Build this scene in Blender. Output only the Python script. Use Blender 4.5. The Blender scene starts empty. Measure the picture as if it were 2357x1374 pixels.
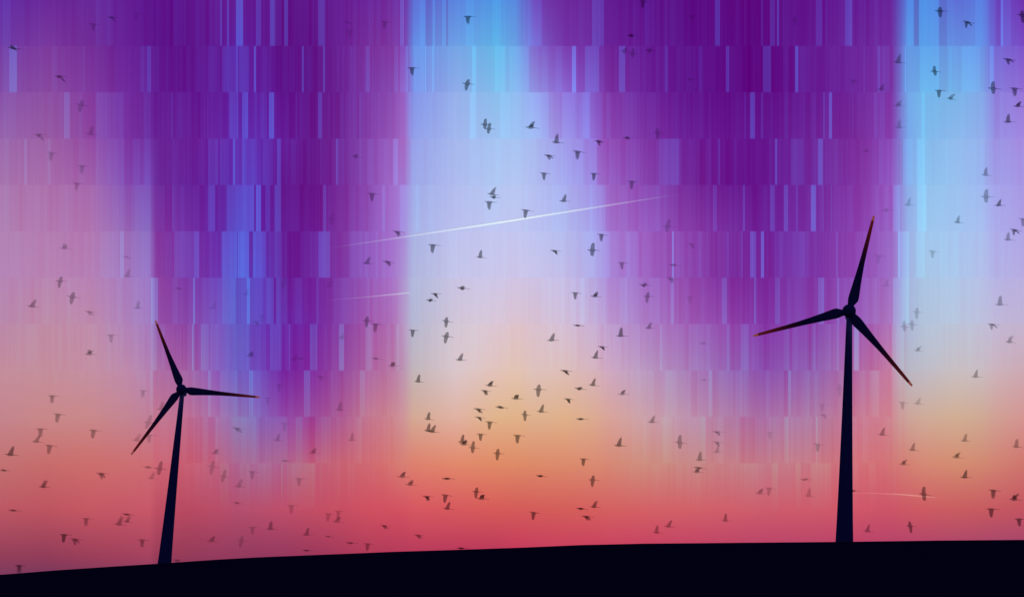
import bpy, math, random
import numpy as np
from mathutils import Vector, Matrix
random.seed(7)
scene = bpy.context.scene
COL = scene.collection

# ------------------------------------------------------------------ camera
PW, PH = 2357.0, 1374.0                 # the photograph's own pixel grid, used to measure angles
FOC = 3738.0                            # focal length in those pixels
PITCH, ROLL = math.radians(11.37), math.radians(3.67)
F = Vector((0, math.cos(PITCH), math.sin(PITCH)))
R0 = Vector((1, 0, 0)); U0 = Vector((0, -math.sin(PITCH), math.cos(PITCH)))
R = (R0*math.cos(ROLL) + U0*math.sin(ROLL)).normalized()
U = (U0*math.cos(ROLL) - R0*math.sin(ROLL)).normalized()
cam_d = bpy.data.cameras.new("camera")
cam_d.sensor_width = 36.0
cam_d.lens = 36.0*FOC/PW
cam_d.clip_start = 0.1
cam_d.clip_end = 60000
cam = bpy.data.objects.new("camera", cam_d)
COL.objects.link(cam)
m = Matrix.Identity(4)
for i in range(3):
    m[i][0], m[i][1], m[i][2] = R[i], U[i], -F[i]
cam.matrix_world = m                    # eye at the origin, 1.7 m above the grass
scene.camera = cam
scene.view_settings.view_transform = 'Standard'
scene.view_settings.look = 'None'
scene.view_settings.exposure = 0
scene.view_settings.gamma = 1

def ray(x, y):
    """direction of the view through photograph pixel (x, y)"""
    return (R*(x-PW/2) + U*(PH/2-y) + F*FOC).normalized()

# ------------------------------------------------------------------ sky colours (sRGB), fixed compass directions
LEV = [0, 107, 213, 320, 427, 533, 640, 746, 853, 959, 1066, 1172, 1279, 1340]
BASE = {
0:   [(100,45,165),(115,60,165),(135,80,170),(155,105,175),(170,120,175),(178,130,180),(185,135,175),(190,140,165),(200,145,150),(200,135,135),(195,115,115),(180,85,95),(140,60,85),(110,55,90)],
110: [(105,30,145),(125,60,160),(140,80,165),(155,95,165),(172,112,172),(180,125,178),(188,135,172),(195,143,160),(200,145,150),(205,138,130),(200,110,110),(182,82,92),(140,58,85),(105,50,88)],
210: [(105,35,150),(115,45,150),(130,60,160),(145,75,165),(165,105,175),(178,120,178),(186,132,176),(195,142,165),(200,145,155),(205,138,132),(205,112,110),(190,85,95),(150,60,85),(110,52,88)],
290: [(100,25,145),(105,30,148),(115,40,155),(125,55,165),(135,80,180),(155,110,185),(170,125,185),(180,135,180),(195,142,165),(200,135,140),(205,112,115),(190,85,98),(155,62,88),(115,55,90)],
345: [(95,18,140),(98,20,140),(105,28,145),(112,45,158),(125,75,180),(140,105,190),(160,120,190),(170,125,185),(185,130,170),(198,128,145),(205,110,118),(192,85,100),(158,64,90),(118,56,92)],
360: [(95,15,138),(95,16,135),(100,20,140),(105,30,145),(110,38,150),(130,55,160),(140,70,165),(150,85,170),(175,110,165),(195,120,145),(205,105,120),(190,80,100),(155,62,90),(118,56,92)],
430: [(95,16,138),(95,15,135),(98,18,140),(105,25,145),(105,30,150),(118,50,165),(125,55,165),(140,75,170),(165,100,165),(190,110,145),(200,95,115),(185,75,98),(150,60,90),(118,56,92)],
500: [(100,20,140),(98,18,140),(98,20,145),(105,30,155),(100,32,155),(105,45,170),(112,60,180),(125,80,185),(140,90,185),(170,110,170),(190,100,130),(185,78,105),(150,60,95),(118,56,92)],
545: [(100,20,140),(95,25,155),(98,28,155),(100,40,170),(98,50,176),(94,66,188),(94,80,196),(102,86,192),(114,92,192),(145,112,178),(175,100,145),(180,80,110),(148,60,95),(118,56,92)],
600: [(98,18,140),(98,18,140),(98,22,150),(100,35,165),(98,50,178),(100,55,180),(98,65,190),(105,70,190),(115,80,190),(140,95,180),(175,95,145),(185,80,110),(148,58,95),(118,56,92)],
650: [(95,15,132),(94,14,132),(96,16,138),(102,25,150),(100,16,135),(102,25,145),(105,30,150),(108,40,165),(118,45,165),(150,70,165),(180,88,135),(190,80,108),(150,58,95),(118,56,92)],
720: [(98,18,135),(96,14,130),(98,16,132),(102,20,135),(102,18,133),(108,25,145),(112,30,150),(115,38,160),(130,50,162),(160,70,150),(195,88,120),(195,80,102),(155,56,92),(125,54,92)],
790: [(105,28,145),(108,32,148),(110,32,145),(115,40,150),(120,45,155),(128,55,162),(130,58,165),(138,65,165),(152,80,162),(180,90,145),(205,90,110),(200,80,100),(165,58,92),(130,54,92)],
850: [(108,30,148),(122,48,155),(130,55,158),(138,62,160),(145,70,165),(150,80,175),(155,85,175),(165,95,175),(175,105,165),(200,115,140),(212,98,110),(208,82,98),(175,60,90),(140,54,92)],
900: [(112,35,150),(128,55,160),(140,70,165),(155,85,175),(165,95,185),(168,100,188),(172,105,188),(175,110,180),(185,120,165),(208,128,140),(218,108,108),(210,82,98),(178,58,90),(145,54,92)],
930: [(115,40,155),(130,60,170),(150,95,195),(165,110,200),(165,130,215),(168,135,215),(175,150,210),(185,155,200),(190,150,180),(212,145,150),(220,118,110),(212,84,98),(180,58,92),(150,54,92)],
950: [(95,100,205),(105,140,225),(130,145,230),(150,160,232),(160,170,232),(170,180,230),(178,185,222),(182,182,208),(195,180,185),(212,170,150),(222,130,112),(215,88,98),(182,58,92),(150,54,92)],
1050:[(90,130,222),(115,165,230),(150,175,235),(165,185,238),(178,190,240),(190,195,240),(200,198,232),(212,200,215),(222,198,190),(228,178,150),(226,138,110),(215,90,95),(182,56,92),(150,54,92)],
1140:[(80,145,225),(100,180,228),(135,190,235),(165,195,242),(180,200,243),(195,200,242),(205,200,235),(220,200,215),(230,195,175),(228,180,128),(224,140,105),(215,92,90),(185,54,92),(150,54,92)],
1188:[(88,135,222),(110,165,230),(145,185,238),(165,195,242),(185,200,243),(195,200,242),(208,198,232),(222,195,205),(230,195,165),(228,178,125),(222,140,105),(212,92,90),(195,56,95),(160,54,92)],
1230:[(112,55,172),(128,105,208),(150,160,234),(168,185,240),(180,192,242),(190,196,242),(204,196,232),(218,193,208),(226,193,175),(226,178,132),(221,140,107),(212,93,91),(196,58,95),(160,54,92)],
1300:[(108,35,150),(120,55,170),(145,110,215),(160,150,230),(170,175,240),(180,190,240),(198,190,232),(212,190,215),(222,190,185),(224,178,140),(220,140,110),(212,95,92),(198,60,95),(160,54,92)],
1370:[(105,30,148),(112,40,158),(130,80,190),(150,110,212),(160,140,225),(170,165,235),(180,165,225),(200,175,215),(215,180,190),(220,172,148),(218,140,115),(212,96,95),(198,60,96),(160,54,92)],
1400:[(100,25,145),(108,32,150),(125,55,165),(145,80,185),(155,110,205),(165,130,215),(172,140,218),(190,160,210),(208,170,195),(218,165,155),(215,138,118),(212,98,98),(198,60,97),(160,54,92)],
1480:[(95,16,138),(102,24,145),(110,32,150),(128,55,165),(140,75,180),(158,100,198),(162,110,200),(175,130,200),(195,145,190),(212,150,165),(214,130,122),(212,98,102),(195,60,98),(158,56,95)],
1580:[(92,10,130),(95,14,135),(98,16,138),(110,30,150),(118,38,150),(140,65,170),(145,75,175),(160,100,185),(178,115,180),(198,135,170),(208,125,130),(210,98,106),(190,60,100),(155,56,98)],
1680:[(94,5,125),(94,8,128),(96,8,130),(104,18,140),(104,16,136),(122,42,155),(125,42,155),(145,75,175),(158,90,175),(185,110,160),(205,115,130),(208,96,108),(185,62,102),(152,58,100)],
1760:[(94,6,125),(94,8,128),(96,6,126),(102,16,138),(104,18,138),(112,28,148),(120,35,150),(132,60,170),(148,72,172),(178,100,162),(202,110,132),(205,94,110),(182,62,104),(150,58,100)],
1880:[(98,18,140),(102,24,145),(104,24,145),(112,35,150),(115,40,155),(122,55,168),(128,58,168),(138,68,170),(155,85,170),(185,108,158),(208,108,128),(206,92,108),(182,62,104),(150,58,100)],
1970:[(102,22,145),(108,32,150),(112,35,152),(122,45,155),(130,55,165),(140,70,178),(145,78,180),(155,92,182),(178,108,168),(205,118,145),(215,105,118),(208,88,106),(180,62,105),(148,58,102)],
2050:[(105,30,150),(115,40,155),(125,52,165),(138,65,175),(150,85,190),(155,100,195),(160,108,195),(175,120,190),(198,130,165),(212,125,140),(215,105,112),(205,86,105),(175,62,108),(145,60,104)],
2088:[(85,120,215),(100,150,228),(115,165,232),(125,165,232),(140,170,232),(155,175,230),(165,180,225),(172,182,215),(185,182,195),(205,165,155),(212,130,118),(205,90,102),(172,62,108),(140,60,105)],
2125:[(80,140,225),(95,155,228),(115,180,232),(130,185,235),(145,195,238),(160,200,238),(170,198,230),(180,195,218),(192,188,200),(208,172,155),(214,138,118),(205,92,100),(170,62,108),(138,60,106)],
2200:[(95,110,215),(105,150,228),(120,180,232),(145,188,238),(155,195,240),(165,198,240),(175,200,235),(188,198,220),(202,192,195),(210,175,150),(212,142,115),(202,94,98),(165,64,110),(135,60,106)],
2260:[(90,120,218),(105,145,228),(130,170,232),(150,178,238),(160,185,240),(172,192,240),(182,192,232),(192,192,218),(202,188,195),(208,170,150),(210,138,115),(200,92,98),(162,64,110),(132,60,106)],
2290:[(105,80,200),(115,105,212),(140,130,222),(155,150,230),(165,165,235),(175,175,235),(182,180,230),(195,185,215),(205,180,190),(210,162,150),(210,132,116),(198,90,98),(160,65,112),(130,60,106)],
2357:[(110,45,170),(125,80,200),(150,115,215),(165,140,225),(168,155,230),(175,165,232),(185,175,225),(195,180,210),(205,170,180),(212,150,148),(208,120,112),(195,85,98),(158,66,112),(130,62,108)],
}
# curtains of light: per row (left, right, strength); positive = bluer and brighter, negative = deeper purple
STREAK = [
 [(5,25,.15),(219,224,.1),(226,260,.06),(330,395,-.06),(397,425,.1),(448,461,.1),(479,504,.06),(505,510,.55),(520,526,.5),(541,557,1.0),(557,588,.05),(588,600,.5),(621,631,.55),(631,647,.15),(652,662,.6),(664,677,-.06),(677,712,.08),(731,747,.5),(840,876,.1),(901,917,.15),(920,929,.6),(930,945,-.05),(949,966,.15),(966,977,.25),(978,993,-.35),(994,999,.2),(1000,1016,-.25),(1016,1025,.1),(1026,1030,-.6),(1072,1090,.1),(1130,1152,.12),
  (1203,1214,.1),(1214,1246,.25),(1361,1389,.4),(1482,1494,.15),(1645,1656,.6),(1749,1755,.3),(1770,1782,.45),(1787,1792,.8),(1801,1811,.12),(1876,1890,.3),(1944,1960,.5),(1987,1991,.15),(2000,2022,.1),(2084,2101,.15),(2103,2113,-.75),(2114,2160,.12),(2161,2179,-.5),(2179,2244,-.05),(2244,2275,.1),(2291,2301,-.35),(2302,2307,.6),(2307,2325,.15)],
 [(20,37,.5),(5,20,.1),(190,195,.1),(240,268,-.06),(321,336,.12),(338,347,.45),(350,365,.1),(368,450,-.05),(478,505,.15),(510,542,.3),(542,546,.6),(548,572,.35),(573,580,-.1),(583,588,.75),(598,625,.12),(693,699,.7),(700,715,.15),(741,746,.5),(842,850,.3),(905,915,.2),(920,938,.25),(938,947,-.1),(952,975,.15),(976,980,.4),(993,998,.25),(1010,1030,-.1),(1085,1095,.25),(1137,1160,.15),
  (1171,1216,.1),(1217,1245,-.12),(1260,1275,-.15),(1278,1292,.1),(1314,1324,.85),(1345,1378,.35),(1424,1436,.55),(1530,1535,.35),(1608,1614,.25),(1670,1676,.55),(1755,1772,.5),(1801,1812,.1),(1829,1834,.9),(1835,1850,.06),(1987,1990,.2),(2018,2024,.35),(2030,2045,.1),(2081,2085,.3),(2087,2116,-.05),(2117,2160,.15),(2161,2180,-.2),(2181,2190,.1),(2210,2255,.15),(2278,2286,.3)],
 [(5,36,.15),(147,160,.6),(160,178,-.1),(180,188,.1),(190,218,-.15),(219,245,.45),(245,285,.25),(330,346,.3),(393,398,.2),(405,425,.06),(475,480,.15),(525,545,.35),(543,547,.5),(556,570,.6),(583,590,.2),(600,613,.2),(618,630,.9),(665,678,-.15),(679,682,.2),(715,730,-.12),(731,740,.5),(780,790,.1),(825,830,.15),(850,930,-.05),(935,945,.1),(1080,1095,.2),(1150,1172,.1),
  (1173,1216,.05),(1217,1260,.1),(1261,1292,-.18),(1293,1340,.15),(1341,1356,.35),(1357,1385,.05),(1386,1392,-.2),(1393,1404,.15),(1440,1465,.12),(1641,1646,.1),(1710,1715,.2),(1724,1735,.55),(1750,1755,.3),(1802,1812,.2),(1892,1898,.4),(1907,1914,.85),(1960,1965,.15),(2010,2035,.1),(2087,2117,.05),(2118,2128,.2),(2160,2175,-.05),(2286,2300,-.15)],
 [(5,20,.1),(53,62,.4),(63,105,-.12),(110,116,.3),(117,163,.05),(165,188,-.2),(180,188,.15),(189,218,-.12),(220,285,.2),(286,302,-.15),(305,320,.15),(331,346,.3),(395,400,.1),(455,477,-.08),(478,500,.25),(505,525,.2),(535,540,.7),(555,568,.35),(568,590,.2),(605,620,.15),(637,646,.5),(668,680,.12),(734,740,.1),(772,777,.5),(778,790,.1),(904,914,.25),(915,933,-.1),(937,945,-.1),
  (1242,1262,-.1),(1290,1345,.1),(1355,1372,.1),(1373,1400,-.3),(1410,1440,-.15),(1515,1560,.25),(1600,1700,-.05),(1631,1635,.12),(1650,1655,.25),(1688,1693,.12),(1768,1774,.12),(1781,1787,.75),(1818,1848,.2),(1881,1892,.7),(1893,1928,.12),(2022,2048,.12),(2049,2065,.05),(2066,2076,-.15),(2078,2100,.1),(2110,2128,.2),(2265,2300,-.12)],
 [(5,20,.1),(35,52,-.15),(85,90,.1),(135,155,.1),(172,205,-.1),(225,285,.1),(288,300,-.2),(310,346,.2),(346,378,.0),(379,394,-.2),(395,445,.12),(447,470,-.15),(478,493,.4),(495,520,-.1),(521,545,.2),(545,583,.35),(584,588,-.6),(589,599,.5),(600,609,-.5),(610,620,.15),(621,630,-.3),(631,646,.45),(647,740,-.05),(742,748,.4),(755,760,.1),(878,888,.2),(920,936,.1),(955,962,.1),
  (1268,1290,.05),(1355,1391,.05),(1392,1420,-.3),(1421,1470,-.2),(1480,1560,.1),(1640,1648,.3),(1708,1714,.4),(1771,1782,.45),(1802,1812,.5),(1830,1836,.3),(1866,1876,.75),(1890,1894,.2),(1910,1914,.3),(1925,2015,-.05),(2016,2022,.1),(2053,2070,.3),(2110,2130,.2),(2265,2357,-.05)],
 [(5,45,.05),(48,100,-.1),(163,205,-.15),(206,225,.1),(226,272,.2),(274,284,.5),(285,300,-.25),(301,346,.15),(347,378,.0),(379,395,.1),(400,445,.25),(446,457,.45),(458,509,-.1),(510,545,.35),(546,571,.5),(572,581,-.45),(582,588,.5),(589,610,.3),(611,630,-.05),(631,647,.2),(660,690,-.1),(712,717,.15),(718,728,.2),(730,757,.5),(758,775,.05),(800,868,.1),(869,880,-.1),(881,917,.05),
  (1340,1354,.1),(1355,1400,.1),(1401,1440,-.1),(1441,1467,.12),(1468,1500,-.15),(1545,1550,.85),(1551,1570,.1),(1608,1614,.1),(1623,1628,.15),(1672,1676,.2),(1703,1708,.2),(1724,1739,.55),(1750,1756,1.0),(1757,1780,-.1),(1782,1860,.15),(1862,1870,-.1),(1923,1928,.3),(1930,2030,-.05),(2031,2064,.05),(2065,2070,.5),(2071,2090,.25),(2108,2128,.15)],
 [(52,78,-.15),(105,115,.15),(175,200,-.1),(300,346,.1),(347,362,.5),(363,395,-.1),(395,440,.05),(442,447,.75),(448,482,.05),(483,508,.15),(510,542,.3),(543,560,.1),(566,573,.75),(574,604,.1),(605,612,-.25),(613,629,.25),(630,634,-.6),(635,645,.3),(646,660,.2),(661,677,-.15),(678,693,.1),(694,725,-.15),(726,732,.2),(770,800,.1),(850,856,-.1),(905,918,-.12),
  (1330,1345,.1),(1390,1420,-.2),(1425,1470,.1),(1520,1538,-.1),(1543,1550,.25),(1590,1660,-.1),(1661,1671,.4),(1672,1725,-.1),(1733,1739,.45),(1740,1780,-.12),(1781,1793,.4),(1810,1845,.1),(1862,1872,-.15),(1881,1896,.45),(1925,1930,.35),(1990,2052,.0),(2053,2058,.4),(2059,2090,.3)],
 [(170,190,-.1),(240,255,.1),(300,346,.1),(347,360,.35),(361,378,.1),(379,420,-.15),(425,431,-.2),(441,446,.5),(447,460,-.1),(461,480,.35),(481,505,.15),(510,573,.1),(574,609,-.2),(610,620,-.5),(621,647,.2),(648,662,-.15),(663,666,.3),(667,712,-.25),(713,729,.5),(730,745,-.15),(746,777,-.05),(778,790,.6),(791,808,.0),(809,838,-.05),(839,852,.3),(860,868,-.15),(912,918,.2),
  (1375,1400,-.1),(1518,1523,.2),(1535,1575,-.05),(1578,1583,-.15),(1590,1650,.05),(1651,1660,-.15),(1672,1677,.3),(1678,1700,-.15),(1703,1722,.25),(1723,1800,-.1),(1802,1815,.2),(1816,1822,-.25),(1860,1865,-.3),(1866,1875,.15),(1876,1881,-.35),(1882,1910,.1),(1924,1929,.25),(1965,1975,.7),(1976,2050,-.15),(2051,2080,.3)],
 [(315,335,.15),(345,352,.35),(353,445,.0),(446,460,.2),(462,477,-.1),(478,484,.35),(485,500,-.15),(505,545,.15),(572,582,.6),(583,600,.05),(602,640,-.05),(641,698,-.2),(699,713,.65),(714,756,-.15),(760,765,.2),(776,800,-.1),(827,838,.35),(839,845,-.15),(905,918,-.1),
  (1496,1530,-.1),(1532,1545,.2),(1546,1577,.1),(1578,1625,-.15),(1629,1638,.35),(1640,1645,-.25),(1646,1680,.1),(1700,1723,.15),(1770,1800,-.1),(1803,1812,-.5),(1813,1818,.6),(1819,1848,.0),(1850,1880,.1),(1925,1945,.1),(1976,1990,.1),(2000,2022,.2),(2023,2049,-.15),(2051,2075,.2)],
 [(350,365,-.15),(470,478,.05),(479,490,-.2),(495,515,.15),(525,535,.1),(536,588,.35),(589,618,.05),(619,660,.25),(661,678,-.15),(679,694,.35),(695,730,-.35),(740,760,.1),(820,835,.1),(836,903,-.1),
  (1494,1515,-.1),(1520,1545,.2),(1610,1622,.4),(1624,1632,-.2),(1700,1745,-.2),(1746,1770,-.05),(1771,1785,.2),(1802,1815,.4),(1816,1870,.1),(1876,1882,.6),(1884,1923,.1),(1924,1930,-.2),(1970,2038,-.05),(2040,2075,.15)],
 [(495,505,-.1),(506,525,.3),(550,575,.25),(590,625,.15),(630,645,-.15),(646,651,.6),(660,724,.35),(725,733,-.3),(734,740,.15),(880,900,-.05),
  (1488,1495,-.1),(1590,1640,.1),(1695,1740,.15),(1762,1770,-.2),(1774,1788,.4),(1830,1842,.35),(1865,1880,.35),(1881,1910,.25),(2010,2037,-.1),(2040,2060,.1)],
]
VEC = [(-2,66,60)]*6 + [(-5,64,50),(-5,60,42),(-7,52,34),(-9,48,26),(-8,42,16)]
for X_, C_ in BASE.items():
    for k_, (r_, g_, b_) in enumerate(C_):
        if g_ < 45 and k_ < 10: C_[k_] = (r_, g_+6, b_+5)
        elif X_ in (850, 900) and 2 <= k_ <= 6: C_[k_] = (r_-4, g_+9, b_+14)
        elif X_ <= 345 and 6 <= k_ <= 9: C_[k_] = (r_-3, g_-1, b_+8)
        elif X_ <= 345 and k_ >= 11: C_[k_] = (r_+8, g_+4, b_+6)
        elif 1480 <= X_ <= 1900 and 8 <= k_ <= 10: C_[k_] = (r_-7, g_+13, b_+6)
        elif 600 <= X_ <= 2050 and k_ == 10 and not 940 < X_ < 1450: C_[k_] = (r_-4, g_+11, b_+7)
        elif 600 <= X_ <= 2050 and k_ == 9 and not 940 < X_ < 1450: C_[k_] = (r_-4, g_+6, b_+5)
        elif 1040 < X_ < 1240 and 8 <= k_ <= 9: C_[k_] = (r_-3, g_+1, b_+14)

# ------------------------------------------------------------------ world
world = bpy.data.worlds.new("World"); scene.world = world
world.use_nodes = True
nt = bpy.data.node_groups.new('evening_sky', 'ShaderNodeTree')
def N(t, **kw):
    n = nt.nodes.new(t)
    for k, v in kw.items(): setattr(n, k, v)
    return n
def setin(sock, v):
    if isinstance(v, bpy.types.NodeSocket): nt.links.new(v, sock)
    else: sock.default_value = v
def MATH(op, a, b=0.0, clamp=False):
    n = N('ShaderNodeMath', operation=op, use_clamp=clamp); setin(n.inputs[0], a); setin(n.inputs[1], b); return n.outputs[0]
def VM(op, a, b):
    n = N('ShaderNodeVectorMath', operation=op); setin(n.inputs[0], a); setin(n.inputs[1], b)
    return n.outputs['Value'] if op == 'DOT_PRODUCT' else n.outputs['Vector']
def LIN(v, a, b, smooth=False):
    n = N('ShaderNodeMapRange', clamp=True)
    n.interpolation_type = 'SMOOTHSTEP' if smooth else 'LINEAR'
    setin(n.inputs['Value'], v); n.inputs['From Min'].default_value = a; n.inputs['From Max'].default_value = b
    return n.outputs['Result']
def RAMP(fac, stops, const=False):
    n = N('ShaderNodeValToRGB'); cr = n.color_ramp
    cr.interpolation = 'CONSTANT' if const else 'LINEAR'
    e = cr.elements
    while len(e) > 1: e.remove(e[-1])
    e[0].position = stops[0][0]; e[0].color = (*stops[0][1], 1)
    for p, c in stops[1:]:
        q = e.new(p); q.color = (*c, 1)
    setin(n.inputs['Fac'], fac); return n.outputs['Color']
def MIX(f, a, b):
    n = N('ShaderNodeMix', data_type='RGBA'); setin(n.inputs['Factor'], f); setin(n.inputs['A'], a); setin(n.inputs['B'], b); return n.outputs['Result']
geo = N('ShaderNodeTexCoord').outputs['Generated']
dR, dU, dF = (VM('DOT_PRODUCT', geo, tuple(v)) for v in (R, U, F))   # three fixed compass axes of the evening sky
dFs = MATH('MAXIMUM', dF, 0.05)
u = MATH('ADD', MATH('MULTIPLY', MATH('DIVIDE', dR, dFs), FOC), PW/2)
v = MATH('SUBTRACT', PH/2, MATH('MULTIPLY', MATH('DIVIDE', dU, dFs), FOC))
xs = sorted(BASE)
SPL = 930
uL, uR = LIN(u, 0, SPL), LIN(u, SPL, PW)
gt = MATH('GREATER_THAN', u, SPL)
# every curtain row repeats part of the gradient, so the colours step a little from row to row
saw = MATH('SUBTRACT', .5, MATH('FRACT', MATH('DIVIDE', v, 106.55)))
vb = MATH('ADD', v, MATH('MULTIPLY', saw, MATH('MULTIPLY', 106.55*.28, LIN(v, 960, 640))))
col = None
for k, y in enumerate(LEV):
    L = [(x/SPL, [c/255 for c in BASE[x][k]]) for x in xs if x <= SPL]
    Rr = [((x-SPL)/(PW-SPL), [c/255 for c in BASE[x][k]]) for x in xs if x >= SPL]
    c = MIX(gt, RAMP(uL, L), RAMP(uR, Rr))
    col = c if col is None else MIX(LIN(vb, LEV[k-1], y), col, c)
NSEG = 4
segs = []
for j in range(NSEG):
    segs.append((LIN(u, PW*j/NSEG, PW*(j+1)/NSEG), MATH('GREATER_THAN', u, PW*j/NSEG)))
acc = None
for k, st in enumerate(STREAK):
    a = np.zeros(2360)
    for x0, x1, s in st:
        
        if s < 0: s *= .55
        elif s > .5: s = .5 + (s-.5)*.65
        if x0 < 345 and k > 1: s *= .55
        a[int(x0):int(x1)] += s
    a = np.clip(np.round(a, 3), -1.2, 1.2)
    tot = None
    for j in range(NSEG):
        lo, hi = int(PW*j/NSEG), int(PW*(j+1)/NSEG)
        seg = a[lo:hi]
        ch = [0] + [i for i in range(1, len(seg)) if abs(seg[i]-seg[i-1]) > .0005]
        thr = .001
        while len(ch) > 32:                       # a ramp holds 32 stops: drop the weakest steps
            thr += .004
            keep = [0]
            for i in ch[1:]:
                if abs(seg[i]-seg[keep[-1]]) > thr: keep.append(i)
            ch = keep
        n = len(seg)
        ramp = RAMP(segs[j][0], [(i/n, [(seg[i]+1.2)/2.4]*3) for i in ch], True)
        tot = ramp if tot is None else MIX(segs[j][1], tot, ramp)
    y0, y1 = k*106.55, (k+1)*106.55
    mask = LIN(v, y0-2, y0+2) if k else 1.0
    mask = MATH('MULTIPLY', mask, LIN(v, y1+2, y1-2))
    if k >= 8:                                    # the low curtains thin out downwards
        mask = MATH('MULTIPLY', mask, MATH('ADD', MATH('MULTIPLY', LIN(v, y1, y0), .75 if k > 9 else .5), .15 if k > 9 else .5))
    sval = MATH('MULTIPLY', MATH('SUBTRACT', MATH('MULTIPLY', tot, 2.4), 1.2), mask)
    d = N('ShaderNodeVectorMath', operation='SCALE'); d.inputs[0].default_value = [c/255 for c in VEC[k]]; setin(d.inputs['Scale'], sval)
    acc = d.outputs['Vector'] if acc is None else VM('ADD', acc, d.outputs['Vector'])
row = MATH('FLOOR', MATH('DIVIDE', v, 106.55))
def NOISE(w, detail, rough):
    n = N('ShaderNodeTexNoise', noise_dimensions='1D'); setin(n.inputs['W'], w); n.inputs['Scale'].default_value = 1
    n.inputs['Detail'].default_value = detail; n.inputs['Roughness'].default_value = rough
    return MATH('SUBTRACT', n.outputs['Fac'], .5)
def CELLS(w):
    n = N('ShaderNodeTexVoronoi', voronoi_dimensions='1D'); setin(n.inputs['W'], w); n.inputs['Scale'].default_value = 1
    sx = N('ShaderNodeSeparateColor'); setin(sx.inputs[0], n.outputs['Color'])
    return MATH('SUBTRACT', sx.outputs[0], .5)
rs = MATH('MULTIPLY', row, 61.7)
fine = MATH('MULTIPLY', NOISE(MATH('ADD', MATH('MULTIPLY', u, .085), rs), 3, .65), .42)
fine = MATH('ADD', fine, MATH('MULTIPLY', NOISE(MATH('MULTIPLY', u, .11), 3, .7), .26))
fine = MATH('ADD', fine, MATH('MULTIPLY', CELLS(MATH('ADD', MATH('MULTIPLY', u, .07), rs)), .15))
fine = MATH('ADD', fine, MATH('MULTIPLY', CELLS(MATH('ADD', MATH('MULTIPLY', u, .028), rs)), .10))
sm = RAMP(LIN(u, 0, PW), [(0, [.5]*3), (.13, [.55]*3), (.17, [1]*3), (.37, [1]*3), (.41, [.4]*3), (.5, [.3]*3), (.58, [.7]*3), (.64, [1]*3), (.86, [1]*3), (.885, [.35]*3), (1, [.35]*3)])
fade = MIX(LIN(v, 800, 900), (1, 1, 1, 1), RAMP(LIN(u, 0, PW), [(0, [.1]*3), (.13, [.2]*3), (.2, [1]*3), (.36, [.9]*3), (.4, [.15]*3), (.6, [.15]*3), (.68, [1]*3), (.86, [.9]*3), (.89, [.1]*3), (1, [.1]*3)]))
fine = MATH('MULTIPLY', MATH('MULTIPLY', fine, sm), MATH('MULTIPLY', fade, LIN(v, 1190, 1040)))
d = N('ShaderNodeVectorMath', operation='SCALE'); d.inputs[0].default_value = (.02, .22, .2); setin(d.inputs['Scale'], fine)
acc = VM('ADD', acc, d.outputs['Vector'])
csky = VM('MAXIMUM', VM('ADD', col, acc), (0.002, 0.002, 0.002))
gm = N('ShaderNodeGamma'); setin(gm.inputs['Color'], csky); gm.inputs['Gamma'].default_value = 2.4
lin = VM('ADD', VM('MULTIPLY', gm.outputs['Color'], (.94, .94, .94)), VM('MULTIPLY', csky, (.06, .06, .06)))

SUN_DIR = ray(1150, 1258)
SUN_EL, SUN_AZ = math.asin(SUN_DIR.z), math.atan2(SUN_DIR.x, SUN_DIR.y)
st = N('ShaderNodeTexSky', sky_type='NISHITA')
st.sun_disc = False; st.sun_elevation = SUN_EL; st.sun_rotation = SUN_AZ
dim = N('ShaderNodeVectorMath', operation='MULTIPLY'); setin(dim.inputs[0], st.outputs['Color']); dim.inputs[1].default_value = (0.018, 0.014, 0.07)   # blue dusk behind the viewer
front = LIN(dF, 0.70, 0.915, True)
fin = MIX(front, dim.outputs['Vector'], lin)
bg = N('ShaderNodeBackground'); setin(bg.inputs['Color'], fin); bg.inputs['Strength'].default_value = 1.0
nt.interface.new_socket('Background', in_out='OUTPUT', socket_type='NodeSocketShader')
go = N('NodeGroupOutput'); nt.links.new(bg.outputs['Background'], go.inputs[0])
wt = world.node_tree; wt.nodes.clear()
gn = wt.nodes.new('ShaderNodeGroup'); gn.node_tree = nt
wo = wt.nodes.new('ShaderNodeOutputWorld'); wt.links.new(gn.outputs[0], wo.inputs['Surface'])

# ------------------------------------------------------------------ sun, just above the far hills behind the ridge
sd = bpy.data.lights.new("sun", 'SUN'); sd.energy = 4.5; sd.angle = math.radians(0.5); sd.color = (1.0, .88, .78)
sun = bpy.data.objects.new("sun", sd); COL.objects.link(sun)
sun.rotation_euler = (-SUN_DIR).to_track_quat('-Z', 'Y').to_euler()

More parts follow.
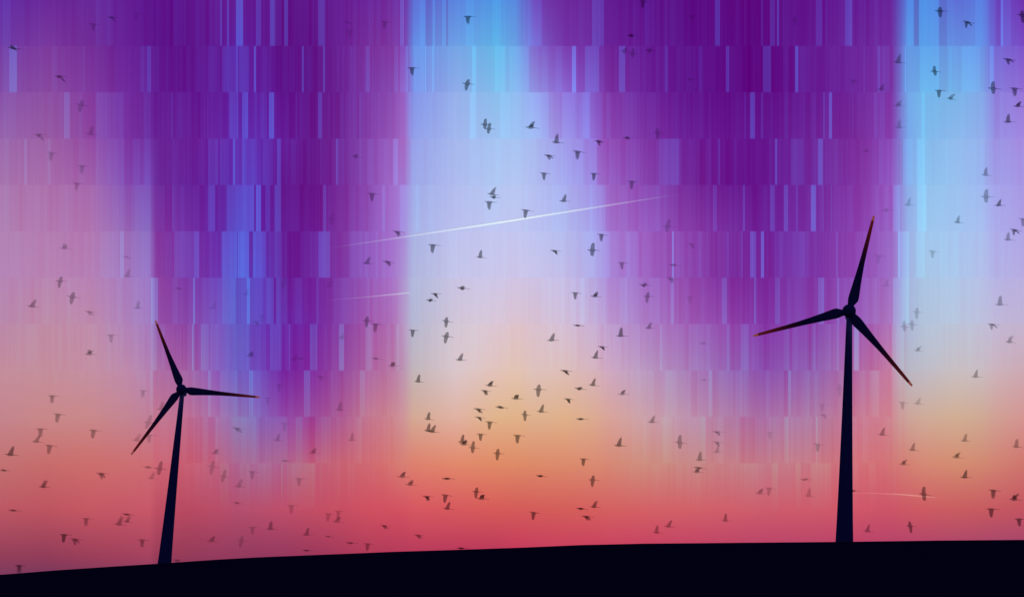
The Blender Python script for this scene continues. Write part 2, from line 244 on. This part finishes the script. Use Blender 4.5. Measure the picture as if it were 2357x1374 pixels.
# ------------------------------------------------------------------ helpers
def mat(name, color, rough=.9, spec=.1):
    mt = bpy.data.materials.new(name); mt.use_nodes = True
    b = mt.node_tree.nodes['Principled BSDF']
    b.inputs['Base Color'].default_value = (*color, 1); b.inputs['Roughness'].default_value = rough
    b.inputs['Specular IOR Level'].default_value = spec
    return mt
def mesh(name, verts, faces, mt=None, smooth=True):
    me = bpy.data.meshes.new(name); me.from_pydata([tuple(p) for p in verts], [], faces); me.update()
    if smooth:
        for p in me.polygons: p.use_smooth = True
    if mt: me.materials.append(mt)
    return me
def obj(name, me, parent=None):
    o = bpy.data.objects.new(name, me); COL.objects.link(o)
    if parent: o.parent = parent
    return o
def tag(o, label, cat, group=None):
    o['label'] = label; o['category'] = cat
    if group: o['group'] = group
def loft(rings, cap=True):
    """closed skin over a list of rings with equal point counts"""
    n = len(rings[0]); V = [p for r in rings for p in r]; Fc = []
    for i in range(len(rings)-1):
        for j in range(n):
            k = (j+1) % n
            Fc.append((i*n+j, i*n+k, (i+1)*n+k, (i+1)*n+j))
    if cap:
        Fc.append(tuple(range(n-1, -1, -1))); Fc.append(tuple((len(rings)-1)*n+j for j in range(n)))
    return V, Fc

# ------------------------------------------------------------------ the hill
RIDGE = [(0,1322),(130,1311.5),(250,1303.5),(377,1295.5),(500,1287),(590,1282),(750,1275.5),(900,1269.5),(1060,1264.5),(1200,1259.5),(1340,1253.5),(1480,1250.5),(1700,1248.3),(1945,1246.3),(2150,1243.5),(2357,1241.5)]
DL, DR = 747.0, 563.0
def crest_dist(x): return DL + (x-377)*(DR-DL)/(1945-377)
CR = []
for x, y in RIDGE:
    d = ray(x, y); CR.append((math.atan2(d.x, d.y), d.z/math.hypot(d.x, d.y), crest_dist(x)))
az = [c[0] for c in CR]
def crest(phi):
    tl = [c[1] for c in CR]; dl = [c[2] for c in CR]
    if phi < az[0]:
        t = min(1, (az[0]-phi)/1.2); return tl[0]*(1-t)**2 - .004*t, dl[0] + 500*t
    if phi > az[-1]:
        t = min(1, (phi-az[-1])/1.6); return tl[-1]*(1-t)**2*(1+1.2*t) - .004*t, dl[-1] + 600*t
    return float(np.interp(phi, az, tl)), float(np.interp(phi, az, dl))
from mathutils import noise as mn
def hill():
    phis = list(np.linspace(-math.pi, -.42, 60, endpoint=False)) + list(np.linspace(-.42, .42, 320, endpoint=False)) + list(np.linspace(.42, math.pi, 60, endpoint=False))
    ts = [0, .004, .01, .02, .035, .05, .07, .1, .14, .18, .23, .28, .34, .4, .46, .52, .58, .64, .7, .76, .82, .87, .91, .94, .96, .975, .985, .993, 1, 1.007, 1.015, 1.03, 1.06, 1.1, 1.2, 1.4, 1.7, 2.2, 3, 4.5, 7, 12, 20, 35]
    V, Fc = [], []
    n = len(phis)
    for i, t in enumerate(ts):
        for p in phis:
            tl, D = crest(p); r = t*D; H = tl*D
            if t <= 1: z = -1.7 + (H+1.7)*t**1.6
            else:
                q = (t-1)
                z = H - D*0.12*q/(1+q*1.6) - 6*min(1, q) - max(0, H)*.5*min(1, q)
            wob = .5*min(1, t*3)*(1 if t < .9 else .12 if t <= 1.03 else 1)
            X, Y = r*math.sin(p), r*math.cos(p)
            z += wob*mn.noise(Vector((X*.02, Y*.02, 1.3))) + wob*.25*mn.noise(Vector((X*.11, Y*.11, 4.1)))
            V.append((X, Y, z))
    for i in range(len(ts)-1):
        for j in range(n):
            k = (j+1) % n
            Fc.append((i*n+j, i*n+k, (i+1)*n+k, (i+1)*n+j))
    mt = mat('dark_grass', (.02, .03, .05), 1, 0)
    t = mt.node_tree; b = t.nodes['Principled BSDF']
    tc = t.nodes.new('ShaderNodeTexCoord'); nz = t.nodes.new('ShaderNodeTexNoise'); nz.inputs['Scale'].default_value = .35; nz.inputs['Detail'].default_value = 8
    t.links.new(tc.outputs['Object'], nz.inputs['Vector'])
    cr = t.nodes.new('ShaderNodeValToRGB'); cr.color_ramp.elements[0].position = .35; cr.color_ramp.elements[1].position = .7
    cr.color_ramp.elements[0].color = (.014, .020, .050, 1); cr.color_ramp.elements[1].color = (.026, .038, .090, 1)
    t.links.new(nz.outputs['Fac'], cr.inputs['Fac']); t.links.new(cr.outputs['Color'], b.inputs['Base Color'])
    bp = t.nodes.new('ShaderNodeBump'); bp.inputs['Strength'].default_value = .5; bp.inputs['Distance'].default_value = .3
    nz2 = t.nodes.new('ShaderNodeTexNoise'); nz2.inputs['Scale'].default_value = 2.5; nz2.inputs['Detail'].default_value = 6
    t.links.new(tc.outputs['Object'], nz2.inputs['Vector']); t.links.new(nz2.outputs['Fac'], bp.inputs['Height']); t.links.new(bp.outputs['Normal'], b.inputs['Normal'])
    o = obj('hill', mesh('hill', V, Fc, mt)); o['kind'] = 'structure'
hill()

# ------------------------------------------------------------------ wind turbines
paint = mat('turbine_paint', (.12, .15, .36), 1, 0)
def blade_material():
    mt = bpy.data.materials.new('blade_shell'); mt.use_nodes = True
    t = mt.node_tree; b = t.nodes['Principled BSDF']; out = t.nodes['Material Output']
    b.inputs['Roughness'].default_value = 1; b.inputs['Specular IOR Level'].default_value = 0
    tc = t.nodes.new('ShaderNodeTexCoord'); sp = t.nodes.new('ShaderNodeSeparateXYZ'); t.links.new(tc.outputs['Generated'], sp.inputs[0])
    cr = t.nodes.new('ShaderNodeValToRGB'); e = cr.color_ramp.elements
    e[0].position = .3; e[0].color = (.14, .15, .30, 1); e[1].position = .85; e[1].color = (.26, .07, .08, 1)  # maroon outer blade: warm light spill put into the base colour
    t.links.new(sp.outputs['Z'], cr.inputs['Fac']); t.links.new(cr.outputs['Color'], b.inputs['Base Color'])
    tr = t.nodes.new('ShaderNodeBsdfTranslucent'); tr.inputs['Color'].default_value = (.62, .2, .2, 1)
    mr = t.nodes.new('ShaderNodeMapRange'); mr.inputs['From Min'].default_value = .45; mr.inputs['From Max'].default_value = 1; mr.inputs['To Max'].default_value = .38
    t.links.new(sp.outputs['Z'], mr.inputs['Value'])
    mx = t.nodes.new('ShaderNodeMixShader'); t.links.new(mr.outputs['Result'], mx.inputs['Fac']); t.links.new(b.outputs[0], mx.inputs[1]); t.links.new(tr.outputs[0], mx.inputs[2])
    t.links.new(mx.outputs[0], out.inputs['Surface'])
    return mt
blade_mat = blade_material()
def tip_material():
    mt = mat('red_tip', (.55, .09, .06), 1, 0)  # red base colour on the outermost end of each blade
    t = mt.node_tree; b = t.nodes['Principled BSDF']; out = t.nodes['Material Output']
    tr = t.nodes.new('ShaderNodeBsdfTranslucent'); tr.inputs['Color'].default_value = (.66, .36, .34, 1)
    mx = t.nodes.new('ShaderNodeMixShader'); mx.inputs[0].default_value = .6
    t.links.new(b.outputs[0], mx.inputs[1]); t.links.new(tr.outputs[0], mx.inputs[2]); t.links.new(mx.outputs[0], out.inputs['Surface'])
    return mt
tip_mat = tip_material()
#       t, chord/R, share of chord ahead of the axis, thickness/chord
ST = [(.035,.062,.5,.95),(.06,.062,.5,.9),(.085,.080,.44,.6),(.115,.102,.40,.38),(.15,.104,.40,.30),(.2,.096,.41,.26),(.28,.082,.42,.24),(.38,.068,.43,.22),(.5,.054,.45,.2),(.62,.046,.46,.19),(.75,.039,.47,.18),(.86,.033,.48,.17),(.945,.028,.49,.17)]
TIP = [(.945,.028,.49,.17),(.97,.025,.49,.17),(.99,.022,.49,.17),(.998,.017,.5,.17),(1.0,.012,.5,.17)]
def section(t, c, a, th, Rl):
    ring = []
    for j in range(20):
        q = 2*math.pi*j/20
        x = .5*(1-math.cos(q)); y = math.sin(q)*.5*th*(1 if x < .35 else 1-.75*((x-.35)/.65)**1.2*(1 if th < .5 else .2))
        ring.append(((x-a)*c*Rl, y*c*Rl, t*Rl))
    return ring
def blade_mesh(Rl):
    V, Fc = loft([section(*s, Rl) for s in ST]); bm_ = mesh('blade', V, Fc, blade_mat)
    V, Fc = loft([section(*s, Rl) for s in TIP]); tm = mesh('blade_tip', V, Fc, tip_mat)
    return bm_, tm
def lathe(prof, n=32):
    return loft([[(r*math.cos(2*math.pi*j/n), r*math.sin(2*math.pi*j/n), z) for j in range(n)] for r, z in prof])

def turbine(base_px, hub_px, tips_px, dist, rbase, rtop, yaw, label):
    d = ray(*base_px); base = d*(dist/math.hypot(d.x, d.y))
    # rotor axis: towards the viewer, turned by yaw and lifted by the usual few degrees
    up = math.radians(5)
    n = Vector((math.sin(yaw)*math.cos(up), -math.cos(yaw)*math.cos(up), math.sin(up)))
    over = 3.4                                     # rotor centre stands this far ahead of the tower axis
    hd = ray(*hub_px)
    # hub lies on the tower's vertical axis + over*n : pick the height whose picture row matches
    best = None
    for h in np.linspace(40, 130, 9001):
        p = base + Vector((0, 0, h)) + n*over
        yy = PH/2 - FOC*p.dot(U)/p.dot(F)
        e = abs(yy-hub_px[1])
        if best is None or e < best[0]: best = (e, h, PW/2 + FOC*p.dot(R)/p.dot(F))
    H = best[1]; hub = base + Vector((0, 0, H)) + n*over
    side = Vector((math.cos(yaw), math.sin(yaw), 0)); upv = n.cross(side)*-1
    if upv.z < 0: upv = -upv
    L, ph = [], []
    for k, tp in enumerate(tips_px):
        hx = hd*hub.length
        r = ray(*tp); s = hx.dot(n)/r.dot(n); q = r*s - hx
        L.append(q.length); ph.append(math.degrees(math.atan2(q.dot(side), q.dot(upv))))
    offs = [((p - 120*k - ph[0] + 180) % 360) - 180 for k, p in enumerate(ph)]
    Rl = sum(L)/3
    print('TURBINE hub x', best[2], 'wanted', hub_px[0], 'H', H, 'L', L, 'ph', ph)
    root = bpy.data.objects.new('wind_turbine', None); COL.objects.link(root); root.location = base + Vector((0, 0, -.3))
    tag(root, label, 'wind turbine', 'wind turbines on the ridge')
    prof = [(rbase*1.0, -1.5)] + [(rbase+(rtop-rbase)*(q**.85 if q else 0), .3+q*(H-1.6)) for q in np.linspace(0, 1, 14)]
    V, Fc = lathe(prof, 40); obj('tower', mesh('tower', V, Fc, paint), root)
    M3 = Matrix((side, upv, n)).transposed()
    # nacelle: rounded box reaching back from the hub
    rings = []
    for z, s in ((1.0-over+1.2, .55), (-over+2.0-.6, .9), (-over, 1.0), (-over-3, 1.0), (-over-5.2, .86), (-over-5.8, .6)):
        ring = []
        for j in range(24):
            q = 2*math.pi*j/24; cx, cy = math.cos(q), math.sin(q)
            ring.append((math.copysign(abs(cx)**.55, cx)*1.5*s, math.copysign(abs(cy)**.55, cy)*1.6*s+.1, z))
        rings.append(ring)
    V, Fc = loft(rings)
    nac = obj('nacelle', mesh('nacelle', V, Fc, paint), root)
    prof = [(1.5, -1.5), (2.1, -1.2), (2.3, -.4), (2.3, .5), (2.05, 1.3), (1.5, 2.0), (.8, 2.45), (.05, 2.6)]
    V, Fc = lathe(prof, 32)
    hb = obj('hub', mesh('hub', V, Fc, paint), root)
    hub_l = hub - root.location
    for o in (nac, hb):
        o.matrix_local = Matrix.Translation(hub_l) @ M3.to_4x4()
    bmesh_, tmesh = blade_mesh(Rl)
    for k in range(3):
        a = math.radians(ph[k])
        rad = side*math.sin(a) + upv*math.cos(a); tan = side*math.cos(a) - upv*math.sin(a)   # tan: clockwise as seen
        Mb = Matrix((tan, n, rad)).transposed()
        if Mb.determinant() < 0: Mb = Matrix((tan, -n, rad)).transposed()
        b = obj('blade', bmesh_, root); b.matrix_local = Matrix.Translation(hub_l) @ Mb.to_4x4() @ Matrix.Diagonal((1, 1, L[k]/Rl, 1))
        obj('blade_tip', tmesh, b)
turbine((1943.5,1246.3), (1953,716), [(2010,497),(2098,888),(1732,773)], DR, 2.95, 1.0, math.radians(-14), 'larger dark wind turbine standing nearer on the ridge, right side')
turbine((378.8,1295.5), (416.5,896), [(357,738),(597,914),(301,1046)], DL, 3.0, 1.0, math.radians(2), 'smaller dark wind turbine standing farther on the ridge, left side')

# ------------------------------------------------------------------ contrails, thin high vapour lit by the low sun
def contrail(pts, label, dist, wpx, peak, amp, tint=(.66, .88, 1)):
    P = [ray(x, y)*dist for x, y in pts]
    root_p = P[0]
    n = 60; rings = []
    def along(t):
        s = t*(len(P)-1); i = min(int(s), len(P)-2); return P[i].lerp(P[i+1], s-i)
    for i in range(n+1):
        t = i/n; p = along(t); dr = (along(min(1, t+.02))-along(max(0, t-.02))).normalized()
        a = dr.cross(Vector((0, 0, 1))).normalized(); b = a.cross(dr)
        w = wpx*dist/FOC*.5*(.35+.65*math.exp(-((t-peak)/.38)**2))*(1+.12*mn.noise(p*.02))
        rings.append([p-root_p + a*(w*math.cos(2*math.pi*j/10)) + b*(w*math.sin(2*math.pi*j/10)) for j in range(10)])
    V, Fc = loft(rings)
    mt = bpy.data.materials.new('contrail_vapour'); mt.use_nodes = True; t = mt.node_tree; t.nodes.clear()
    out = t.nodes.new('ShaderNodeOutputMaterial')
    tc = t.nodes.new('ShaderNodeTexCoord'); sp = t.nodes.new('ShaderNodeSeparateXYZ'); t.links.new(tc.outputs['Generated'], sp.inputs[0])
    cr = t.nodes.new('ShaderNodeValToRGB'); cr.color_ramp.interpolation = 'B_SPLINE'
    e = cr.color_ramp.elements; e[0].position = 0; e[0].color = (0, 0, 0, 1); e[1].position = 1; e[1].color = (0, 0, 0, 1)
    for q, val in amp:
        z = e.new(q); z.color = (val, val, val, 1)
    t.links.new(sp.outputs['X'], cr.inputs['Fac'])
    tp = t.nodes.new('ShaderNodeBsdfTransparent'); tl = t.nodes.new('ShaderNodeBsdfTranslucent'); tl.inputs['Color'].default_value = (*tint, 1)
    df = t.nodes.new('ShaderNodeBsdfDiffuse'); df.inputs['Color'].default_value = (*tint, 1)
    m0 = t.nodes.new('ShaderNodeMixShader'); m0.inputs[0].default_value = .15; t.links.new(tl.outputs[0], m0.inputs[1]); t.links.new(df.outputs[0], m0.inputs[2])
    m1 = t.nodes.new('ShaderNodeMixShader'); 
    gm2 = t.nodes.new('ShaderNodeNewGeometry'); sb = t.nodes.new('ShaderNodeMath'); sb.operation = 'SUBTRACT'; sb.inputs[0].default_value = 1; t.links.new(gm2.outputs['Backfacing'], sb.inputs[1])
    ml = t.nodes.new('ShaderNodeMath'); ml.operation = 'MULTIPLY'; t.links.new(sb.outputs[0], ml.inputs[0]); t.links.new(cr.outputs['Color'], ml.inputs[1])
    
    lw = t.nodes.new('ShaderNodeLayerWeight'); lw.inputs['Blend'].default_value = .5; so = t.nodes.new('ShaderNodeMath'); so.operation = 'SUBTRACT'; so.inputs[0].default_value = 1; t.links.new(lw.outputs['Facing'], so.inputs[1])
    mw = t.nodes.new('ShaderNodeMath'); mw.operation = 'MULTIPLY'; t.links.new(so.outputs[0], mw.inputs[0]); t.links.new(ml.outputs[0], mw.inputs[1])   # vapour thins towards its edge
    t.links.new(mw.outputs[0], m1.inputs[0]); t.links.new(tp.outputs[0], m1.inputs[1]); t.links.new(m0.outputs[0], m1.inputs[2])
    t.links.new(m1.outputs[0], out.inputs['Surface'])
    o = obj('contrail', mesh('contrail', V, Fc, mt)); o.location = root_p
    tag(o, label, 'contrail', 'contrails in the sky')
contrail([(745,573),(950,542.5),(1160,510.5),(1360,479),(1570,446)], 'longest bright white contrail slanting up across the pale blue column', 4000, 7.2, .5, [(.08,.02),(.28,.3),(.45,.85),(.58,.85),(.75,.33),(.93,.03)])
contrail([(750,691.5),(850,683),(945,673.5)], 'short faint pinkish contrail below the left end of the long one', 4200, 5, .9, [(.1,.03),(.5,.14),(.85,.3),(.98,.3)])
contrail([(1958,1133),(2070,1137),(2160,1145)], 'thin short contrail low in the red sky right of the larger turbine', 4500, 4.5, .75, [(.05,.08),(.4,.14),(.75,.28),(.95,.1)], (1, .72, .6))

# ------------------------------------------------------------------ birds
def bird_mesh(name, near, far, mt, body_k=1.0, inner=False):
    """egret-like bird flying towards -x; near/far = (inner deg, outer deg, sweep, span) of the wing at -y / +y"""
    V, Fc = [], []
    def add(v, f):
        o = len(V); V.extend(v); Fc.extend([tuple(i+o for i in q) for q in f])
    prof = [(-.29,.004,.012),(-.24,.012,.012),(-.215,.030,.012),(-.185,.036,.010),(-.15,.030,.0),(-.10,.048,-.006),(-.03,.068,-.012),(.06,.070,-.012),(.14,.055,-.006),(.22,.034,.0),(.28,.016,.0),(.36,.014,-.006),(.46,.013,-.012),(.50,.016,-.018),(.535,.005,-.022)]
    rings = [[(x, r*body_k*math.cos(2*math.pi*j/10), z+r*body_k*math.sin(2*math.pi*j/10)) for j in range(10)] for x, r, z in prof]
    add(*loft(rings))
    if inner:                                     # added inner shell: second see-through layer, so the body's tone matches the wings
        add(*loft([[(x, y*.8, z*.8) for x, y, z in r] for r in rings[3:-2]]))
    for sgn, (a1, a2, sw, span, tp) in ((-1, near), (1, far)):
        a0 = math.radians(a1)
        y, z = sgn*(.012+.05*math.cos(a0)), -.008+.052*math.sin(a0); rings = []; S = 12; L = span
        for i in range(S+1):
            s = i/S
            w = min(1, max(0, (s-.3)/.3)); a = math.radians(a1*(1-w)+a2*w)
            if i: y += sgn*math.cos(a)*L/S; z += math.sin(a)*L/S
            c = .285*(1-tp*s)*(1 if s < .72 else max(.22, math.sqrt(max(0, 1-((s-.72)/.29)**2))))
            x0 = -.10 + sw*s + .03*s*s + (.285*(1-tp*s)-c)*.6
            ny, nz = -math.sin(a)*sgn, math.cos(a)
            ring = []
            for q in range(8):
                t = 2*math.pi*q/8; xx = .5*(1-math.cos(t)); th = math.sin(t)*.014*(1-.7*s)
                ring.append((x0+xx*c, y+ny*th, z+nz*th))
            rings.append(ring)
        add(*loft(rings))
    return mesh(name, V, Fc, mt)
POSE = {   # near wing, far wing: inner angle, outer angle, sweep, span, taper
 'A': [((74,84,.17,.47,.62),(68,82,.19,.46,.62)), ((76,84,.08,.50,.5),(70,82,.09,.49,.5)), ((70,72,.22,.42,.6),(66,70,.22,.42,.6))],
 'B': [((-72,-84,.07,.44,.55),(-64,-80,.08,.43,.55)), ((-74,-82,.03,.46,.5),(-66,-80,.04,.45,.5))],
 'C': [((-66,-74,.02,.36,.4),(70,82,.07,.46,.4)), ((-70,-80,.03,.46,.45),(66,72,.06,.32,.45))],
 'D': [((8,-6,.10,.48,.5),(10,-4,.10,.48,.5))],
 'E': [((66,10,.14,.42,.3),(60,16,.13,.42,.3)), ((70,40,.20,.34,.5),(66,40,.20,.34,.5))],
 'F': [((-22,-46,.26,.46,.6),(-10,-34,.26,.44,.6)), ((-34,-52,.22,.44,.65),(-20,-44,.22,.42,.65))],
}
TONE = {1: .64, 2: .46, 3: .28, 4: .14}
def bird_material(k, layers):
    mt = mat('plumage', (.035, .032, .04), .9, 0)
    t = mt.node_tree; b = t.nodes['Principled BSDF']; out = t.nodes['Material Output']
    tp = t.nodes.new('ShaderNodeBsdfTransparent'); mx = t.nodes.new('ShaderNodeMixShader')
    # haze-like fading put into the whole bird as transparency; two overlapping wings are two layers
    ge = t.nodes.new('ShaderNodeNewGeometry'); sb = t.nodes.new('ShaderNodeMath'); sb.operation = 'MULTIPLY_ADD'
    al = 1-(1-TONE[k])**(1/layers)
    sb.inputs[1].default_value = -al; sb.inputs[2].default_value = al
    t.links.new(ge.outputs['Backfacing'], sb.inputs[0]); t.links.new(sb.outputs[0], mx.inputs[0])
    t.links.new(tp.outputs[0], mx.inputs[1]); t.links.new(b.outputs[0], mx.inputs[2]); t.links.new(mx.outputs[0], out.inputs['Surface'])
    return mt
TM = {(k, n): bird_material(k, n) for k in TONE for n in (1, 1.8)}
BM = {(p, k): [bird_mesh('bird', *q, TM[k, 1.8 if p in 'AB' else 1], inner=p in 'AB') for q in POSE[p]] for p in POSE for k in TONE}
BIRDS = """214 56 B 3;255 40 F 3;314 32 B 4;28 111 D 1;135 176 F 2;185 242 C 3;207 309 A 3;88 310 F 3;117 352 B 3 30;188 382 B 3;176 422 B 3;
885 51 B 3;804 71 B 4;799 53 D 4;947 157 B 1 30;1076 39 B 1;1074 193 C 1;1115 287 C 1;1124 297 C 1;817 360 D 3;1479 3 B 2;1590 37 F 4;1451 83 D 2;1436 118 D 3;1455 124 C 3;1493 117 D 3;1587 183 D 4;
1220 294 E 1 33;1279 328 A 1;1376 325 F 1;1442 318 D 2;1512 306 C 3;1328 349 B 1;1261 358 F 1;1251 399 B 1;1366 400 B 1;1453 418 B 2 30;
2162 26 C 1 30;2225 51 F 1 30;2352 36 C 1 32;1828 47 C 4;1962 185 F 4;2066 144 A 2;2319 137 F 1;2150 165 C 1;2026 207 E 3;2160 209 B 1;2187 228 E 2;2284 204 C 1;2334 204 B 1;2066 244 E 3;2341 245 E 1;2068 294 A 3;2319 281 A 1;1992 348 D 4;2267 403 A 2;
146 572 E 3;290 592 D 4;137 647 C 2;291 636 A 3;165 683 C 2;72 705 A 2;204 717 F 3;315 709 A 3;409 664 D 4;565 678 A 4;489 709 A 4;254 771 B 3;204 815 E 2;589 740 F 4;575 819 E 3;
855 446 B 2;1131 447 A 1;1135 454 D 1;1125 465 B 1;762 505 C 4;913 533 F 2;995 564 B 1;1104 592 A 1;843 606 A 2;890 602 F 2;652 653 C 4;756 659 A 4;1062 663 D 1;1000 676 F 1;989 691 D 1;602 726 B 4;843 738 C 2;863 746 B 2;1026 739 C 1;949 760 B 1;1026 774 C 1;675 828 A 4;689 825 D 4;784 779 E 4;863 825 D 3;902 842 E 2;1057 828 A 1;
1296 463 A 1;1209 484 B 1;1535 521 C 3;1383 540 B 1;1275 577 F 1;1362 576 C 1;1430 605 B 2;1548 610 D 3;1542 640 F 3;1589 561 F 4;1323 674 B 1;1368 682 E 1;1481 656 D 2;1489 682 C 2;1587 683 B 4;1328 749 D 1;1268 783 A 1;1427 773 A 1 30;1492 755 A 2;1384 798 F 1;1369 823 A 1;1617 790 D 4;
2089 472 A 3;2038 484 D 4;2268 453 C 2;2297 473 A 1;2203 512 A 2;2354 504 B 2;2334 529 F 1;2319 552 A 2;2145 578 B 3;2021 588 B 4;2038 658 A 4;2109 718 C 3;2080 752 C 3;2098 746 C 3;2300 701 A 2;2282 746 F 2;2111 807 E 3;2322 787 A 2;
119 911 B 2;132 953 B 2;92 987 B 2;214 990 B 2;82 1016 A 2;113 1025 B 2;22 1046 A 1;7 1082 D 2;328 899 B 3;340 972 C 3;369 942 A 3;342 1001 B 3;313 1013 A 3;339 1075 D 3;366 1078 C 2;347 1100 A 3;231 1089 F 2;98 1120 A 1;29 1174 D 2;197 1193 B 2;146 1230 B 1;171 1240 F 2;290 1183 D 2;272 1206 A 2;291 1200 A 2;326 1242 B 2;43 1301 B 1;494 1043 E 3;487 1073 C 3;513 1096 C 3;544 985 F 3;580 1085 B 3;548 1119 A 3;544 1157 D 3;580 1213 B 3;554 1243 C 3;485 1245 E 3;406 1288 F 3;
736 866 F 4;642 885 B 4;615 916 B 4;780 943 A 3;655 974 B 4;637 1013 A 3;808 1013 A 3;719 1042 E 3;655 1060 D 3;687 1101 B 3;669 1163 B 3;755 1182 B 3;778 1176 B 3;774 1200 E 3;621 1217 A 2;704 1230 A 2;754 1234 D 3;805 1249 D 2;845 1251 B 2;704 1266 D 2;883 1209 F 2;961 1231 F 2;1060 1261 D 1;961 878 A 1;984 964 A 1;984 991 A 1;993 993 A 1;1126 887 E 1;1115 899 F 1;1150 937 D 1;1099 941 F 1;1101 960 F 1;1126 971 B 1;1105 999 B 1;1062 1017 A 1;1066 1022 E 1;1087 1030 C 1;1144 1043 C 1;924 1097 E 2;942 1115 E 2;1027 1101 D 1;981 1142 F 1;1024 1139 B 1;1095 1131 C 1;1107 1147 E 1;1028 1170 A 1;
1299 853 F 1;1238 896 C 1;1186 917 E 1;1207 954 C 1;1244 947 A 1;1190 1002 B 1 30;1332 894 D 1;1363 886 A 1;1306 918 F 1;1431 907 E 2;1335 964 D 1 30;1499 971 A 2;1423 1025 A 1;1342 1056 B 1;1563 1018 C 2;1609 1058 A 2;1606 1076 D 2;1603 1086 E 2;1648 993 F 3;1649 1017 F 3;1649 1040 A 3;1242 1095 D 1;1363 1104 C 1;1227 1179 B 1;1335 1170 D 1;1366 1166 A 1;1348 1188 F 1;1510 1225 A 2;1537 1211 A 2;1668 1198 A 2;1747 1135 E 3;1769 1123 B 3;1619 874 D 4;1771 995 B 4;
1931 894 C 4;1891 931 B 4;1893 954 F 4;1881 1022 B 3;2029 1000 A 2;2076 926 B 3;2111 929 A 3;2244 867 A 2;2099 1035 A 2;2078 1068 E 2;2219 1014 A 2;2338 1028 A 2;2200 1052 E 2;2219 1098 A 1;2125 1137 C 1;2285 1128 B 1;2333 1149 E 1;2280 1171 B 1;2344 1194 B 1;1851 1103 D 3;1860 1141 A 3;1995 1222 A 2;2094 1210 C 1;1962 1129 D 2"""
TONEW = {1: 'dark', 2: 'dusky', 3: 'faint', 4: 'ghostly'}
POSEW = {'A': 'wings raised', 'B': 'wings pushed down', 'C': 'banking upright', 'D': 'gliding flat', 'E': 'wings half folded', 'F': 'wings swept back'}
CX = [300, 600, 930, 1215, 1430, 1720, 2050]
CY = [213, 505, 853, 1066]
WHERE = [
 ['in the purple top left corner', 'in the lilac upper left sky', 'in the pink sky at the left edge', 'in salmon sky left of smaller turbine', 'above the ridge left of the smaller tower'],
 ['in purple sky high above the smaller turbine', 'in blue streaks high above the smaller turbine', 'just above the smaller turbine', 'beside the lower blade of the smaller turbine', 'in red sky beside the smaller tower'],
 ['in purple top left of the pale column', 'in purple above the contrail\'s left tip', 'in purple under the contrail\'s left tip', 'in magenta right of the smaller turbine', 'in low red sky right of smaller turbine'],
 ['in the blue top of the central column', 'in the pale column above the long contrail', 'in the pale column below the long contrail', 'inside the central orange glow', 'in low red sky under the orange glow'],
 ['high right of the blue central column', 'above the contrail\'s bright right half', 'below the contrail\'s bright right half', 'right of the central orange glow', 'in low red sky right of the glow'],
 ['in the darkest purple at the top', 'in purple by the contrail\'s right tip', 'in violet left of the larger turbine', 'in pink sky left of the larger turbine', 'in low red sky left of larger tower'],
 ['in dark purple above the larger turbine', 'beside the larger turbine\'s upper blade', 'close to the larger turbine\'s hub', 'in pink beside the larger tower', 'in red sky at the larger tower\'s foot'],
 ['in the blue top right corner', 'in the right blue column above the hub level', 'in pale sky right of the larger hub', 'in tan sky right of the larger tower', 'in red sky at the lower right'],
]
NUM = ['two', 'three', 'four', 'five', 'six', 'seven', 'eight']
ORD = ['leftmost', 'second', 'third', 'fourth', 'fifth', 'sixth', 'seventh']
rows = []
for s in BIRDS.replace('\n', '').split(';'):
    q = s.split()
    if len(q) < 4: continue
    rows.append(dict(x=float(q[0]), y=float(q[1]), p=q[2], k=int(q[3]), s=float(q[4]) if len(q) > 4 else 0))
groups = {}
for b in rows:
    ci = sum(b['x'] >= c for c in CX); ri = sum(b['y'] >= c for c in CY)
    groups.setdefault((b['p'], b['k'], ci, ri), []).append(b)
for (p, k, ci, ri), g in groups.items():
    where = WHERE[ci][ri]
    head = '%s bird, %s' % (TONEW[k], POSEW[p])
    if len(g) == 1: g[0]['label'] = '%s, %s' % (head, where); continue
    wx = max(b['x'] for b in g)-min(b['x'] for b in g); wy = max(b['y'] for b in g)-min(b['y'] for b in g)
    if len(g) == 2 and wy > wx:
        g.sort(key=lambda b: b['y']); names = ['upper of two', 'lower of two']
    elif len(g) == 2:
        g.sort(key=lambda b: b['x']); names = ['left of two', 'right of two']
    elif wy > wx:
        g.sort(key=lambda b: b['y']); n = NUM[len(g)-2]
        names = ['topmost of '+n] + [ORD[i]+' from top' for i in range(1, len(g)-1)] + ['lowest of '+n]
    else:
        g.sort(key=lambda b: b['x']); n = NUM[len(g)-2]
        names = ['leftmost of '+n] + [ORD[i]+' from left' for i in range(1, len(g)-1)] + ['rightmost of '+n]
    for b, nm in zip(g, names): b['label'] = '%s, %s %s' % (head, nm, where)
rb = random.Random(3)
for b in rows:
    size = b['s'] or rb.uniform(25.5, 32)
    dist = 1.4*.825*FOC/size                   # heron-sized, some 150 m away
    pos = ray(b['x'], b['y'])*dist
    o = obj('bird', rb.choice(BM[b['p'], b['k']]))
    o.location = pos; o.scale = (1.4, 1.4, 1.4)
    o.rotation_euler = (rb.uniform(-.1, .1), rb.uniform(-.05, .06), rb.uniform(-.22, .22))
    tag(o, b['label'], 'bird', 'birds flying across the sunset sky')
for o in COL.objects:
    if 'label' in o and len(o['label'].split())>16: print('LONG', o['label'])
